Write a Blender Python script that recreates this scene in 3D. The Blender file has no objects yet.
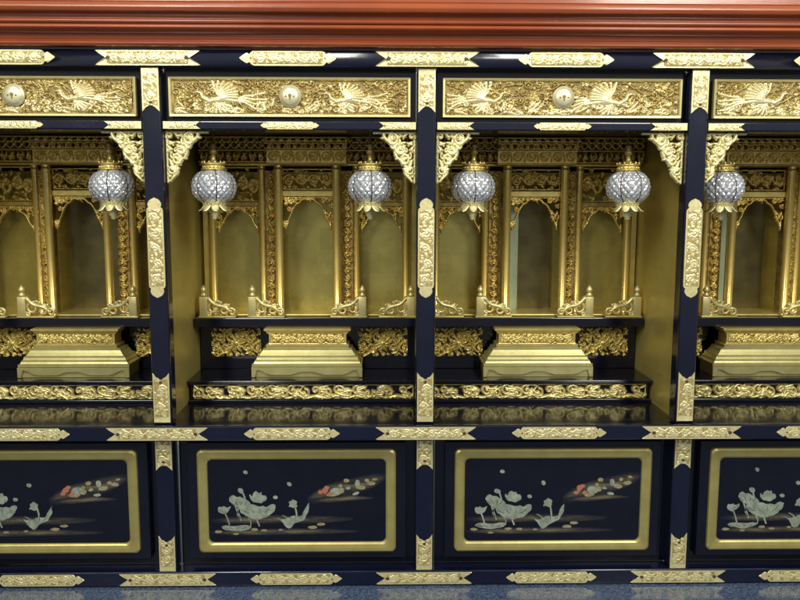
import bpy, bmesh, math, random
import numpy as np
from mathutils import Vector, Matrix
random.seed(7)
PI = math.pi
scene = bpy.context.scene
col = scene.collection

# ------------------------------------------------------------------ materials
def mat(name, base, rough=.4, metal=0., coat=0., noise=None, bump=None, spec=.5, rvar=0., vor=None, coat_rough=.05, leaf=0):
    """noise=(scale, other colour, amount lo, hi)  bump=(scale, strength, distance)  vor=(scale,strength,dist)"""
    m = bpy.data.materials.new(name); m.use_nodes = True
    nt = m.node_tree; n = nt.nodes; b = n['Principled BSDF']; L = nt.links.new
    b.inputs['Base Color'].default_value = (*base, 1)
    b.inputs['Roughness'].default_value = rough
    b.inputs['Metallic'].default_value = metal
    b.inputs['Coat Weight'].default_value = coat
    b.inputs['Coat Roughness'].default_value = coat_rough
    b.inputs['Specular IOR Level'].default_value = spec
    tc = n.new('ShaderNodeTexCoord')
    geo = n.new('ShaderNodeNewGeometry')          # world position: copies differ
    if noise:
        sc, c2, lo, hi = noise
        t = n.new('ShaderNodeTexNoise'); t.inputs['Scale'].default_value = sc; t.inputs['Detail'].default_value = 6
        t.inputs['Roughness'].default_value = .65
        L(geo.outputs['Position'], t.inputs['Vector'])
        r = n.new('ShaderNodeMapRange'); r.inputs['From Min'].default_value = .35; r.inputs['From Max'].default_value = .68
        r.inputs['To Min'].default_value = lo; r.inputs['To Max'].default_value = hi
        L(t.outputs['Fac'], r.inputs['Value'])
        mx = n.new('ShaderNodeMix'); mx.data_type = 'RGBA'
        mx.inputs['A'].default_value = (*base, 1); mx.inputs['B'].default_value = (*c2, 1)
        L(r.outputs['Result'], mx.inputs['Factor']); L(mx.outputs['Result'], b.inputs['Base Color'])
    if leaf:      # squares of gold leaf, each of a slightly different tone, with overlapping edges
        mp = n.new('ShaderNodeMapping'); mp.inputs['Rotation'].default_value = (PI/2, 0, 0); L(geo.outputs['Position'], mp.inputs['Vector'])
        sx_ = n.new('ShaderNodeSeparateXYZ'); L(geo.outputs['Position'], sx_.inputs[0])
        su = n.new('ShaderNodeMath'); su.operation = 'ADD'; L(sx_.outputs['X'], su.inputs[0]); L(sx_.outputs['Y'], su.inputs[1])
        cb = n.new('ShaderNodeCombineXYZ'); L(su.outputs[0], cb.inputs['X']); L(sx_.outputs['Z'], cb.inputs['Y'])
        bk = n.new('ShaderNodeTexBrick'); bk.offset = 0.5; bk.inputs['Scale'].default_value = 1
        bk.inputs['Brick Width'].default_value = leaf; bk.inputs['Row Height'].default_value = leaf; bk.inputs['Mortar Size'].default_value = .0006
        bk.inputs['Color1'].default_value = (.86,.86,.86,1); bk.inputs['Color2'].default_value = (1.06,1.06,1.06,1); bk.inputs['Mortar'].default_value = (1.12,1.12,1.12,1)
        L(cb.outputs[0], bk.inputs['Vector'])
        ml = n.new('ShaderNodeMix'); ml.data_type = 'RGBA'; ml.blend_type = 'MULTIPLY'; ml.inputs['Factor'].default_value = .7
        L(b.inputs['Base Color'].links[0].from_socket, ml.inputs['A']); L(bk.outputs['Color'], ml.inputs['B']); L(ml.outputs['Result'], b.inputs['Base Color'])
    if rvar:
        t = n.new('ShaderNodeTexNoise'); t.inputs['Scale'].default_value = 23; t.inputs['Detail'].default_value = 7
        L(geo.outputs['Position'], t.inputs['Vector'])
        r = n.new('ShaderNodeMapRange'); r.inputs['To Min'].default_value = max(.02, rough-rvar); r.inputs['To Max'].default_value = rough+rvar
        L(t.outputs['Fac'], r.inputs['Value']); L(r.outputs['Result'], b.inputs['Roughness'])
    prev = None
    if bump:
        t = n.new('ShaderNodeTexNoise'); t.inputs['Scale'].default_value = bump[0]; t.inputs['Detail'].default_value = 5
        L(geo.outputs['Position'], t.inputs['Vector'])
        bp = n.new('ShaderNodeBump'); bp.inputs['Strength'].default_value = bump[1]; bp.inputs['Distance'].default_value = bump[2]
        L(t.outputs['Fac'], bp.inputs['Height']); prev = bp
    if vor:
        t = n.new('ShaderNodeTexVoronoi'); t.inputs['Scale'].default_value = vor[0]
        L(geo.outputs['Position'], t.inputs['Vector'])
        bp = n.new('ShaderNodeBump'); bp.inputs['Strength'].default_value = vor[1]; bp.inputs['Distance'].default_value = vor[2]
        L(t.outputs['Distance'], bp.inputs['Height'])
        if prev: L(prev.outputs['Normal'], bp.inputs['Normal'])
        prev = bp
    if prev: L(prev.outputs['Normal'], b.inputs['Normal'])
    if coat:
        pass
    return m

M = {}
M['navy'] = mat('navy_lacquer', (.0026,.0038,.0145), .17, 0, .30, noise=(9,(.004,.0058,.021),0,1), rvar=.10, bump=(45,.08,.002), spec=.42)
M['black'] = mat('black_lacquer', (.0026,.0028,.0080), .14, 0, .20, noise=(14,(.004,.0045,.0115),0,1), rvar=.07, bump=(50,.05,.002), spec=.4)
M['red'] = mat('red_lacquer', (.29,.060,.014), .24, 0, .7, noise=(4,(.22,.043,.012),0,1), rvar=.08, bump=(14,.10,.004), coat_rough=.12)
M['brass'] = mat('chased_brass', (.84,.76,.42), .36, .6, noise=(120,(.66,.55,.24),0,.9), bump=(500,.35,.001))
M['brassdark'] = mat('stippled_brass_ground', (.50,.39,.15), .5, .5, noise=(260,(.30,.21,.07),0,1), bump=(900,.5,.001))
M['patina'] = mat('dark_cut_metal', (.05,.035,.02), .6, .3, noise=(90,(.09,.06,.03),0,1))
M['gold'] = mat('gold_leaf', (.68,.55,.185), .33, .66, noise=(45,(.50,.38,.11),0,.9), bump=(140,.18,.002), rvar=.10)
M['golddark'] = mat('aged_gold_ground', (.30,.215,.075), .5, .5, noise=(70,(.14,.085,.025),0,1), bump=(300,.4,.001))
M['goldold'] = mat('aged_gold_carving', (.56,.40,.12), .40, .62, noise=(60,(.22,.14,.04),0,1), bump=(200,.25,.002))
M['goldpale'] = mat('pale_gold_leaf', (.76,.69,.36), .36, .5, noise=(60,(.64,.56,.25),0,.8), bump=(200,.2,.001))
M['bird_litwave'] = mat('pale_bird_and_lit_wave', (.74,.63,.31), .34, .45, noise=(120,(.76,.70,.46),0,.8), bump=(300,.3,.001))
M['goldwall'] = mat('gold_paper_panel', (.60,.49,.14), .36, .55, noise=(7,(.46,.37,.10),0,1), bump=(60,.10,.002), rvar=.1, leaf=.07)
M['goldback'] = mat('olive_gold_panel', (.54,.47,.14), .28, .62, noise=(12,(.40,.34,.10),0,1), bump=(30,.14,.003), rvar=.12, leaf=.055)
M['frame'] = mat('satin_gold_moulding', (.47,.40,.14), .34, .6, noise=(30,(.38,.31,.10),0,.9), bump=(120,.12,.001), rvar=.1)
M['drawergold'] = mat('old_drawer_gilding', (.47,.37,.135), .36, .6, noise=(50,(.29,.21,.065),0,1), bump=(200,.2,.001))
M['footgold'] = mat('satin_pale_gilding', (.52,.47,.21), .33, .65, noise=(40,(.42,.37,.14),0,.9), bump=(120,.12,.001), rvar=.08)
M['darkpanel'] = mat('dark_bronze_panel', (.17,.14,.05), .28, .55, noise=(14,(.09,.075,.026),0,1), bump=(80,.1,.002))
M['palestrip'] = mat('pale_green_strip', (.46,.52,.32), .35, .3, noise=(20,(.36,.42,.24),0,1), bump=(80,.1,.001))
M['colgold'] = mat('burnished_gold', (.86,.67,.23), .24, .78, noise=(18,(.74,.54,.15),0,.8), bump=(60,.05,.001), rvar=.06)
M['keybronze'] = mat('worn_bronze', (.22,.17,.08), .5, .4, noise=(120,(.12,.09,.04),0,1))
M['canopygold'] = mat('bright_carved_gilding', (.88,.67,.21), .33, .7, noise=(45,(.66,.47,.12),0,.9), bump=(140,.18,.002), rvar=.10)
M['framegold'] = mat('thin_gold_lip', (.66,.57,.26), .34, .55, noise=(60,(.54,.45,.17),0,.8), bump=(150,.15,.001))
M['steel'] = mat('silver_lock', (.76,.71,.44), .38, .5, noise=(80,(.58,.53,.30),0,.8), bump=(150,.1,.001))
M['inlay'] = mat('silver_green_lacquer_paint', (.34,.385,.30), .40, .25, noise=(90,(.17,.19,.15),0,1), bump=(300,.2,.0006))
M['inlay_red'] = mat('vermilion_lacquer_paint', (.38,.10,.055), .45, 0, noise=(120,(.24,.15,.09),0,1))
M['inlay_ivory'] = mat('ivory_lacquer_paint', (.34,.295,.165), .45, .2, noise=(160,(.17,.145,.075),0,1))
M['wood'] = mat('dark_niche_wood', (.05,.035,.016), .5, .1, noise=(20,(.09,.06,.024),0,1))
M['plaster'] = mat('grey_plaster', (.30,.285,.28), .8, 0, noise=(8,(.25,.24,.235),0,1), bump=(120,.2,.002))

def mist_mat():
    m = bpy.data.materials.new('sprinkled_gold_dust'); m.use_nodes = True
    nt = m.node_tree; n = nt.nodes; L = nt.links.new; b = n['Principled BSDF']
    b.inputs['Roughness'].default_value = .4; b.inputs['Metallic'].default_value = .2
    tc = n.new('ShaderNodeTexCoord')
    v = n.new('ShaderNodeTexNoise'); v.inputs['Scale'].default_value = 900; v.inputs['Detail'].default_value = 2
    L(tc.outputs['Object'], v.inputs['Vector'])
    w = n.new('ShaderNodeTexNoise'); w.inputs['Scale'].default_value = 40; w.inputs['Detail'].default_value = 4
    mp = n.new('ShaderNodeMapping'); mp.inputs['Scale'].default_value = (.4, 1, 2.2)
    L(tc.outputs['Object'], mp.inputs['Vector']); L(mp.outputs['Vector'], w.inputs['Vector'])
    ad = n.new('ShaderNodeMath'); ad.operation = 'ADD'; L(v.outputs['Fac'], ad.inputs[0]); L(w.outputs['Fac'], ad.inputs[1])
    r = n.new('ShaderNodeMapRange'); r.inputs['From Min'].default_value = .85; r.inputs['From Max'].default_value = 1.25
    L(ad.outputs['Value'], r.inputs['Value'])
    at = n.new('ShaderNodeAttribute'); at.attribute_name = 'dust'
    mu = n.new('ShaderNodeMath'); mu.operation = 'MULTIPLY'; L(r.outputs['Result'], mu.inputs[0]); L(at.outputs['Fac'], mu.inputs[1])
    mx = n.new('ShaderNodeMix'); mx.data_type = 'RGBA'
    mx.inputs['A'].default_value = (.005,.006,.016,1); mx.inputs['B'].default_value = (.23,.195,.095,1)
    L(mu.outputs['Value'], mx.inputs['Factor']); L(mx.outputs['Result'], b.inputs['Base Color'])
    return m
M['mist'] = mist_mat()

def globe_mat():
    m = mat('cut_silvered_glass', (.94,.95,.97), .10, .45, .5, noise=(220,(.62,.65,.70),0,1))
    b = m.node_tree.nodes['Principled BSDF']; b.inputs['Transmission Weight'].default_value = .45
    return m
M['globe'] = globe_mat()

def stone_mat():
    m = bpy.data.materials.new('polished_granite'); m.use_nodes = True
    nt = m.node_tree; n = nt.nodes; L = nt.links.new; b = n['Principled BSDF']
    geo = n.new('ShaderNodeNewGeometry')
    v = n.new('ShaderNodeTexVoronoi'); v.inputs['Scale'].default_value = 700; L(geo.outputs['Position'], v.inputs['Vector'])
    t = n.new('ShaderNodeTexNoise'); t.inputs['Scale'].default_value = 160; t.inputs['Detail'].default_value = 6; L(geo.outputs['Position'], t.inputs['Vector'])
    mx0 = n.new('ShaderNodeMath'); mx0.operation = 'MULTIPLY'; L(v.outputs['Color'], mx0.inputs[0]); L(t.outputs['Fac'], mx0.inputs[1])
    cr = n.new('ShaderNodeValToRGB'); cr.color_ramp.elements[0].position = .08; cr.color_ramp.elements[0].color = (.014,.024,.060,1)
    cr.color_ramp.elements[1].position = .5; cr.color_ramp.elements[1].color = (.12,.165,.25,1)
    L(mx0.outputs['Value'], cr.inputs['Fac']); L(cr.outputs['Color'], b.inputs['Base Color'])
    b.inputs['Roughness'].default_value = .17
    return m
M['stone'] = stone_mat()

# ------------------------------------------------------------------ helpers
def link(name, me, mats, parent=None, loc=(0,0,0), smooth=False):
    o = bpy.data.objects.new(name, me); col.objects.link(o)
    if not isinstance(mats, (list, tuple)): mats = [mats]
    if len(me.materials) == 0:
        for m in mats: me.materials.append(m)
    if smooth:
        me.polygons.foreach_set('use_smooth', [True]*len(me.polygons))
    o.location = loc
    if parent: o.parent = parent
    return o
def from_bm(name, bm, mats, parent=None, loc=(0,0,0), smooth=False):
    bmesh.ops.recalc_face_normals(bm, faces=bm.faces)
    me = bpy.data.meshes.new(name); bm.to_mesh(me); bm.free()
    return link(name, me, mats, parent, loc, smooth)
def empty(name, loc=(0,0,0), label=None, cat=None, group=None):
    o = bpy.data.objects.new(name, None); col.objects.link(o); o.location = loc; o.empty_display_size = .05
    tag(o, label, cat, group); return o
def tag(o, label=None, cat=None, group=None, kind=None):
    if label: o['label'] = label
    if cat: o['category'] = cat
    if group: o['group'] = group
    if kind: o['kind'] = kind
def copy_tree(o, parent=None):
    c = o.copy(); col.objects.link(c)
    if parent: c.parent = parent
    for ch in [x for x in bpy.data.objects if x.parent == o]: copy_tree(ch, c)
    return c
def box(bm, x0, x1, y0, y1, z0, z1, bev=0, seg=2, mi=0):
    r = bmesh.ops.create_cube(bm, size=1)
    vs = r['verts']
    for v in vs:
        v.co = Vector((x0+(v.co.x+.5)*(x1-x0), y0+(v.co.y+.5)*(y1-y0), z0+(v.co.z+.5)*(z1-z0)))
    fs = list({f for v in vs for f in v.link_faces})
    for f in fs: f.material_index = mi
    if bev:
        es = list({e for v in vs for e in v.link_edges})
        bmesh.ops.bevel(bm, geom=es, offset=bev, segments=seg, profile=.5, affect='EDGES')
def boxobj(name, x0, x1, y0, y1, z0, z1, m, parent, bev=.001, seg=2):
    bm = bmesh.new(); box(bm, x0, x1, y0, y1, z0, z1, bev, seg)
    return from_bm(name, bm, m, parent)
def lathe(bm, prof, n=24, cx=0, cy=0, cz=0, lobes=0, amp=0, mi=0):
    rings = []
    for r, z in prof:
        ring = []
        for k in range(n):
            a = 2*PI*k/n
            rr = r*(1 - amp*(1-abs(math.cos(lobes*a/2)) if lobes else 0))
            ring.append(bm.verts.new((cx+rr*math.cos(a), cy+rr*math.sin(a), cz+z)))
        rings.append(ring)
    for a, b in zip(rings, rings[1:]):
        for k in range(n):
            f = bm.faces.new((a[k], a[(k+1)%n], b[(k+1)%n], b[k])); f.material_index = mi
    for ring in (rings[0], rings[-1]):
        try: bm.faces.new(ring).material_index = mi
        except ValueError: pass
def prism(bm, poly, y0, y1, mi=0, bev=0):
    """poly in x,z ; front face at y0 (towards the camera), back at y1"""
    a = [bm.verts.new((x, y0, z)) for x, z in poly]; b = [bm.verts.new((x, y1, z)) for x, z in poly]
    f = bm.faces.new(a); f.material_index = mi
    g = bm.faces.new(b); g.material_index = mi
    n = len(poly)
    for k in range(n):
        h = bm.faces.new((a[k], a[(k+1)%n], b[(k+1)%n], b[k])); h.material_index = mi
    if bev:
        bmesh.ops.bevel(bm, geom=list(f.edges), offset=bev, segments=1, affect='EDGES')
def tube(bm, pts, rad, n=8, mi=0):
    pts = [Vector(p) for p in pts]; rings = []
    for i, p in enumerate(pts):
        t = (pts[min(i+1, len(pts)-1)]-pts[max(i-1, 0)]).normalized()
        u = t.cross(Vector((0, 1, 0)));
        if u.length < .01: u = t.cross(Vector((1, 0, 0)))
        u.normalize(); v = t.cross(u)
        r = rad[i] if isinstance(rad, (list, tuple)) else rad
        rings.append([bm.verts.new(p+u*(r*math.cos(2*PI*k/n))+v*(r*math.sin(2*PI*k/n))) for k in range(n)])
    for a, b in zip(rings, rings[1:]):
        for k in range(n): bm.faces.new((a[k], a[(k+1)%n], b[(k+1)%n], b[k])).material_index = mi
    bm.faces.new(rings[0]); bm.faces.new(rings[-1])

def rrect(w, h, r, n=6):
    pts = []
    for cx, cz, a0 in ((w-r, h-r, 0), (-(w-r), h-r, 90), (-(w-r), -(h-r), 180), (w-r, -(h-r), 270)):
        for k in range(n+1):
            a = math.radians(a0+90*k/n); pts.append((cx+r*math.cos(a), cz+r*math.sin(a)))
    return pts
def sweep_frame(bm, w, h, r, prof):
    """moulding round a rounded rectangle of half size w,h: prof = (inset, y) list, closed"""
    rings = []
    for ins, y in prof:
        rings.append([bm.verts.new((x, y, z)) for x, z in rrect(w-ins, h-ins, r)])
    n = len(rings[0])
    for i in range(len(rings)):
        a, b = rings[i], rings[(i+1) % len(rings)]
        for k in range(n): bm.faces.new((a[k], a[(k+1)%n], b[(k+1)%n], b[k]))
def rect_loft(bm, secs, cy=0, mi=0):
    """secs: (half width, half depth, z)"""
    rings = [[bm.verts.new((sx*w, cy+sy*d, z)) for sx, sy in ((-1,-1),(1,-1),(1,1),(-1,1))] for w, d, z in secs]
    for a, b in zip(rings, rings[1:]):
        for k in range(4): bm.faces.new((a[k], a[(k+1)%4], b[(k+1)%4], b[k])).material_index = mi
    bm.faces.new(rings[0]); bm.faces.new(rings[-1])

# ------------------------------------------------------------------ carving (real relief meshes)
class Carve:
    """a height field made of rounded strokes; turned into a relief or an openwork mesh facing -Y"""
    def __init__(s, W, H, res):
        s.W, s.H, s.res = W, H, res
        s.nx, s.nz = int(round(W/res))+1, int(round(H/res))+1
        s.xs = np.linspace(-W/2, W/2, s.nx); s.zs = np.linspace(-H/2, H/2, s.nz)
        s.F = np.zeros((s.nz, s.nx)); s.P = np.zeros((s.nz, s.nx), dtype=int)
    def stamp(s, x, z, r, h, mi=0, base=0.):
        i0, i1 = np.searchsorted(s.xs, (x-r, x+r)); j0, j1 = np.searchsorted(s.zs, (z-r, z+r))
        if i1 <= i0 or j1 <= j0: return
        d2 = ((s.xs[None, i0:i1]-x)**2+(s.zs[j0:j1, None]-z)**2)/(r*r)
        v = np.where(d2 < 1, base+h*np.sqrt(np.clip(1-d2, 0, 1)), 0)
        F = s.F[j0:j1, i0:i1]; up = v > F
        F[up] = v[up]; s.P[j0:j1, i0:i1][up] = mi
    def stroke(s, pts, r0, r1, h, mi=0, base=0., prof=None):
        pts = np.asarray(pts, float)
        seg = np.hypot(*(np.diff(pts, axis=0).T)); tot = seg.sum()
        if tot <= 0: return
        n = max(4, int(tot/(max(min(r0, r1), .35*max(r0, r1))*.55)))
        cum = np.concatenate([[0], np.cumsum(seg)])/tot
        for t in np.linspace(0, 1, n):
            x = np.interp(t, cum, pts[:, 0]); z = np.interp(t, cum, pts[:, 1])
            k = prof(t) if prof else 1
            s.stamp(x, z, max((r0+(r1-r0)*t)*k, s.res*.8), h*(.55+.45*k), mi, base)
    def spiral(s, x, z, R, turns=1.4, a0=0., sg=1, h=.003, mi=0, base=0., w=.2):
        t = np.linspace(0, 1, 26); r = R*(1-.86*t); a = a0+sg*2*PI*turns*t
        s.stroke(np.c_[x+r*np.cos(a), z+r*np.sin(a)], R*w, R*w*.8, h, mi, base)
        s.stamp(x, z, R*.26, h*1.15, mi, base)
    def leaf(s, x, z, ang, Ln, w, h=.003, bend=.6, mi=0, base=0.):
        t = np.linspace(0, 1, 9); a = ang+bend*(t-.0)
        px = x+np.cumsum(np.cos(a))*Ln/9; pz = z+np.cumsum(np.sin(a))*Ln/9
        s.stroke(np.c_[px, pz], w, w*.8, h, mi, base, prof=lambda t: .25+.75*math.sin(PI*min(1, .12+.88*t))**.8)
    def vine(s, rng, amp, n, r, h, ends=.98, mi=0):
        """rolling scroll with spirals and leaves along the panel"""
        x0 = -s.W/2*ends; wl = s.W*ends/n
        t = np.linspace(0, 1, 40*n); X = x0+t*s.W*ends; Z = amp*np.sin(2*PI*t*n/2)
        s.stroke(np.c_[X, Z], r, r, h*.8, mi)
        for k in range(n):
            cx = x0+(k+.5)*wl; sg = 1 if k % 2 == 0 else -1
            R = min(wl*.36, s.H*.36)
            s.spiral(cx, sg*amp*-.25, R, 1.3+rng.random()*.4, rng.random()*6.3, sg, h, mi, w=.24)
            for q in range(5):
                a = rng.random()*2*PI
                s.leaf(cx+R*.7*math.cos(a), R*.7*math.sin(a), a+sg*.7, R*(.6+.4*rng.random()), r*1.5, h*(.8+.5*rng.random()), sg*.9, mi)
    def scatter(s, rng, pitch, h, mi=0, kinds=(.45, .9), region=None, fill=1.):
        nx = max(1, int(s.W/pitch)); nz = max(1, int(round(s.H/pitch)))
        for i in range(nx):
            for j in range(nz):
                if rng.random() > fill: continue
                x = -s.W/2+(i+.5+.5*(rng.random()-.5)+(.25 if j % 2 else -.1))*s.W/nx
                z = -s.H/2+(j+.5+.5*(rng.random()-.5))*s.H/nz
                if region and not region(x, z): continue
                k = rng.random(); sg = rng.choice((-1, 1)); a = rng.random()*2*PI; hh = h*(.65+.6*rng.random())
                if k < kinds[0]: s.spiral(x, z, pitch*(.34+.2*rng.random()), 1.1+.6*rng.random(), a, sg, hh, mi)
                elif k < kinds[1]:
                    for q in range(4): s.leaf(x, z, a+q*.62-.9, pitch*(.55+.35*rng.random()), pitch*.11, hh, sg*.8, mi)
                else: s.stamp(x, z, pitch*.28, hh, mi)
    def bird(s, rng, x, z, sg, k, h, mi=1):
        """long-tailed bird flying: fan of wing feathers, streaming tail, curved neck"""
        F = lambda pts, *a, **kw: s.stroke([(x+sg*k*p[0], z+k*p[1]) for p in pts], *[v*k for v in a[:2]], *a[2:], **kw)
        lens = lambda t: .3+.7*math.sin(PI*(.1+.85*t))
        F([(-.5, .0), (-.2, .05), (.2, .02), (.45, -.05)], .13, .10, h, mi, prof=lens)
        F([(.35, -.02), (.55, .10), (.62, .25), (.72, .28)], .075, .045, h*1.05, mi)
        F([(.72, .28), (.86, .24)], .035, .015, h, mi)
        for q in range(9):                                                  # raised wing
            a = math.radians(62+q*13); l = .78-.035*q
            F([(-.02+.02*q*0, .05), (-.02+l*.55*math.cos(a), .05+l*.5*math.sin(a)), (-.05+l*1.05*math.cos(a+.14), .05+l*.8*math.sin(a+.14))], .035, .05, h*(.75+.05*q), mi)
        for q in range(6):                                                  # lower wing
            a = math.radians(-155+q*17); l = .50
            F([(.1, -.02), (.1+l*.6*math.cos(a), -.02+l*.5*math.sin(a)), (.1+l*math.cos(a), -.02+l*.75*math.sin(a))], .035, .045, h*(.7+.04*q), mi)
        for q in range(4):                                                  # tail streamers
            o = (q-1.5)*.11
            F([(-.45, .0), (-.8, o*.6+.05), (-1.15, o*1.3-.03), (-1.5, o*1.7+.06*math.sin(q*2.1))], .05, .03, h*.75, mi)
    def mesh(s, name, through=None, depth=.003, ground=None, jitter=0., seed=1):
        rng = np.random.default_rng(seed)
        F = s.F + (rng.random(s.F.shape)-.5)*jitter
        nz, nx = F.shape
        X, Z = np.meshgrid(s.xs, s.zs)
        V = np.stack([X, -F, Z], -1).reshape(-1, 3)
        idx = np.arange(nz*nx).reshape(nz, nx)
        Q = np.stack([idx[:-1, :-1], idx[:-1, 1:], idx[1:, 1:], idx[1:, :-1]], -1).reshape(-1, 4)
        fm = np.max(np.stack([s.F[:-1, :-1], s.F[:-1, 1:], s.F[1:, 1:], s.F[1:, :-1]]), 0).reshape(-1)
        pm = np.max(np.stack([s.P[:-1, :-1], s.P[1:, 1:]]), 0).reshape(-1)
        if through is not None:
            keep = fm > through; Q = Q[keep]; pm = pm[keep]
            used, inv = np.unique(Q, return_inverse=True); V = V[used]; Q = inv.reshape(-1, 4)
            n = len(V); B = V.copy(); B[:, 1] = depth
            e = np.concatenate([Q[:, [0, 1]], Q[:, [1, 2]], Q[:, [2, 3]], Q[:, [3, 0]]])
            key = np.sort(e, 1); k1 = key[:, 0].astype(np.int64)*n+key[:, 1]
            u, ii, c = np.unique(k1, return_index=True, return_counts=True)
            be = e[ii[c == 1]]
            side = np.c_[be[:, 1], be[:, 0], be[:, 0]+n, be[:, 1]+n]
            V = np.concatenate([V, B]); Q = np.concatenate([Q, Q[:, ::-1]+n, side])
            mi = np.concatenate([pm, pm, np.zeros(len(side), int)])
        else:
            mi = pm.copy()
            if ground is not None: mi[fm < ground] = 2
        me = bpy.data.meshes.new(name)
        me.from_pydata(V.tolist(), [], Q.tolist())
        me.polygons.foreach_set('material_index', mi.astype(np.int32))
        me.polygons.foreach_set('use_smooth', [True]*len(me.polygons))
        me.update(); return me

# ------------------------------------------------------------------ measures (metres; one niche is 0.5 wide)
BAYS = [-.75, -.25, .25, .75]
POSTS = [-1., -.5, 0., .5, 1.]
ZT0, ZT1 = .2425, .2725          # top rail
ZD0, ZD1 = .1562, .2274          # drawers
ZR0, ZR1 = .1325, .1486          # thin rail under the drawers
ZM0, ZM1 = -.4410, -.4118        # middle rail, standing forward as a lip
ZB0, ZB1 = -.7447, -.7132        # bottom rail
ZF = -.4234                      # niche floor
YT, YM, YB = -.0183, -.0450, -.0115   # fronts of the three rails
HW = .4945-.25                   # half width of a niche inside

# ------------------------------------------------------------------ setting
bm = bmesh.new(); box(bm, -3, 3, -1.9, .9, ZB0-.10, ZB0-.0005, .002)
fl = from_bm('floor', bm, M['stone']); tag(fl, 'polished blue grey speckled granite ledge under the altar cabinet', kind='structure')
bm = bmesh.new(); box(bm, -3, 3, .03, .12, .3555, 1.2, 0)
wl = from_bm('wall', bm, M['plaster']); tag(wl, 'pale grey plaster wall above the red cornice', kind='structure')

# ------------------------------------------------------------------ metal fittings
def fishtail(hw, hh):
    r = [(hw-.35*hh, -hh), (hw, -hh*.96), (hw-.45*hh, -hh*.62), (hw-.80*hh, -hh*.40), (hw-1.02*hh, -hh*.30), (hw-1.16*hh, -hh*.16), (hw-1.5*hh, 0)]
    right = r+[(x, -z) for x, z in reversed(r[:-1])]
    return right+[(-x, z) for x, z in reversed(right)]
def lobed(hw, hh):
    r = [(hw-2.05*hh, -hh), (hw-1.85*hh, -hh*.97), (hw-1.66*hh, -hh*.84), (hw-1.52*hh, -hh*.66), (hw-1.46*hh, -hh*.50), (hw-1.36*hh, -hh*.50),
         (hw-1.26*hh, -hh*.66), (hw-1.08*hh, -hh*.74), (hw-.86*hh, -hh*.64), (hw-.58*hh, -hh*.42), (hw-.32*hh, -hh*.26), (hw-.12*hh, -hh*.12), (hw, 0)]
    right = r+[(x, -z) for x, z in reversed(r[:-1])]
    return right+[(-x, z) for x, z in reversed(right)]
def domed(hw, hh):
    r = [(hw-1.75*hh, -hh), (hw-1.45*hh, -hh*.98), (hw-1.28*hh, -hh*.90), (hw-1.20*hh, -hh*.74), (hw-1.10*hh, -hh*.70), (hw-1.02*hh, -hh*.80)]
    r += [(hw-.95*hh+.86*hh*math.sin(a), -hh*.84*math.cos(a)) for a in np.linspace(.12, PI/2-.14, 8)]+[(hw, 0)]
    right = r+[(x, -z) for x, z in reversed(r[:-1])]
    return right+[(-x, z) for x, z in reversed(right)]
def swallow(hw, hl):          # vertical plate, notch at the bottom (z=-hl)
    return [(-hw, hl), (-hw, -hl), (-hw*.55, -hl+hw*.55), (-hw*.3, -hl+hw*.62), (0, -hl+hw*1.05), (hw*.3, -hl+hw*.62), (hw*.55, -hl+hw*.55), (hw, -hl), (hw, hl)]
def post_sag(x, z):          # the plates follow the rounded edges of the posts
    d = abs(x)-.0118
    return .0065-math.sqrt(max(.0065**2-d*d, 0)) if d > 0 else 0
def rail_sag(x, z):          # the top rail is gently rounded
    return 11.5*z*z
def plate_mesh(name, poly, rw, rh, seed, holes=(), bend=None, th=.0016):
    """cast plate: cut outline, raised rim and chased scrolls on a stippled field"""
    bm = bmesh.new()
    prism(bm, poly, -th, 0, 0, .0004)
    for x, z, r in holes:        # heart shaped piercings
        pts = [(x+r*(math.cos(a))*(1.5 if r > .002 else 1), z+r*math.sin(a)*(1-.25*math.cos(2*a))) for a in np.linspace(0, 2*PI, 12, endpoint=False)]
        prism(bm, pts, -th-.0011, -th+.0002, 2)
    bmesh.ops.recalc_face_normals(bm, faces=bm.faces)
    me0 = bpy.data.meshes.new('tmp'); bm.to_mesh(me0); bm.free()
    c = Carve(2*rw, 2*rh, .00075); rng = random.Random(seed)
    short = min(rw, rh)
    if rw > rh:
        c.vine(rng, rh*.40, max(3, int(rw/rh*.9)), rh*.09, .0009)
        c.scatter(rng, rh*.62, .0007, 0, (.4, .9), fill=.8)
    else:
        n = max(2, int(rh/rw*.9))
        for k in range(n):
            z = -rh+(k+.5)*2*rh/n; sg = 1 if k % 2 else -1
            c.spiral(sg*rw*.12, z, rw*.62, 1.4, rng.random()*6, sg, .0009, w=.2)
            for q in range(4): c.leaf(0, z, rng.random()*6.3, rw*.8, rw*.12, .0008, sg)
        c.scatter(rng, rw*.55, .0007, 0, (.4, .9), fill=.7)
    # stippled ground between the scrolls
    for k in range(int(rw*rh/(short*short)*10)):
        c.stamp((rng.random()*2-1)*rw, (rng.random()*2-1)*rh, short*.09, .0004, 0)
    me1 = c.mesh('tmp2', ground=.00018, jitter=.00015, seed=seed)
    bm = bmesh.new(); bm.from_mesh(me1)
    for v in bm.verts: v.co.y -= th+.0001
    for f in bm.faces:
        if f.material_index == 2: f.material_index = 1
    bm.from_mesh(me0)
    if bend:
        if rw > rh or bend is rail_sag: bmesh.ops.subdivide_edges(bm, edges=[e_ for e_ in bm.edges if e_.calc_length() > .01], cuts=3, use_grid_fill=False)
        for v in bm.verts: v.co.y += bend(v.co.x, v.co.z)
    me = bpy.data.meshes.new(name); bm.to_mesh(me); bm.free()
    bpy.data.meshes.remove(me0); bpy.data.meshes.remove(me1)
    return me
BR = [M['brass'], M['brassdark'], M['patina']]
hh = .0120
mesh_joint = [plate_mesh('joint_plate', fishtail(.0935, hh), .072, hh*.80, 3+k, [(s*(.0935-.0218), 0, .0025) for s in (-1, 1)]) for k in range(2)]
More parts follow.
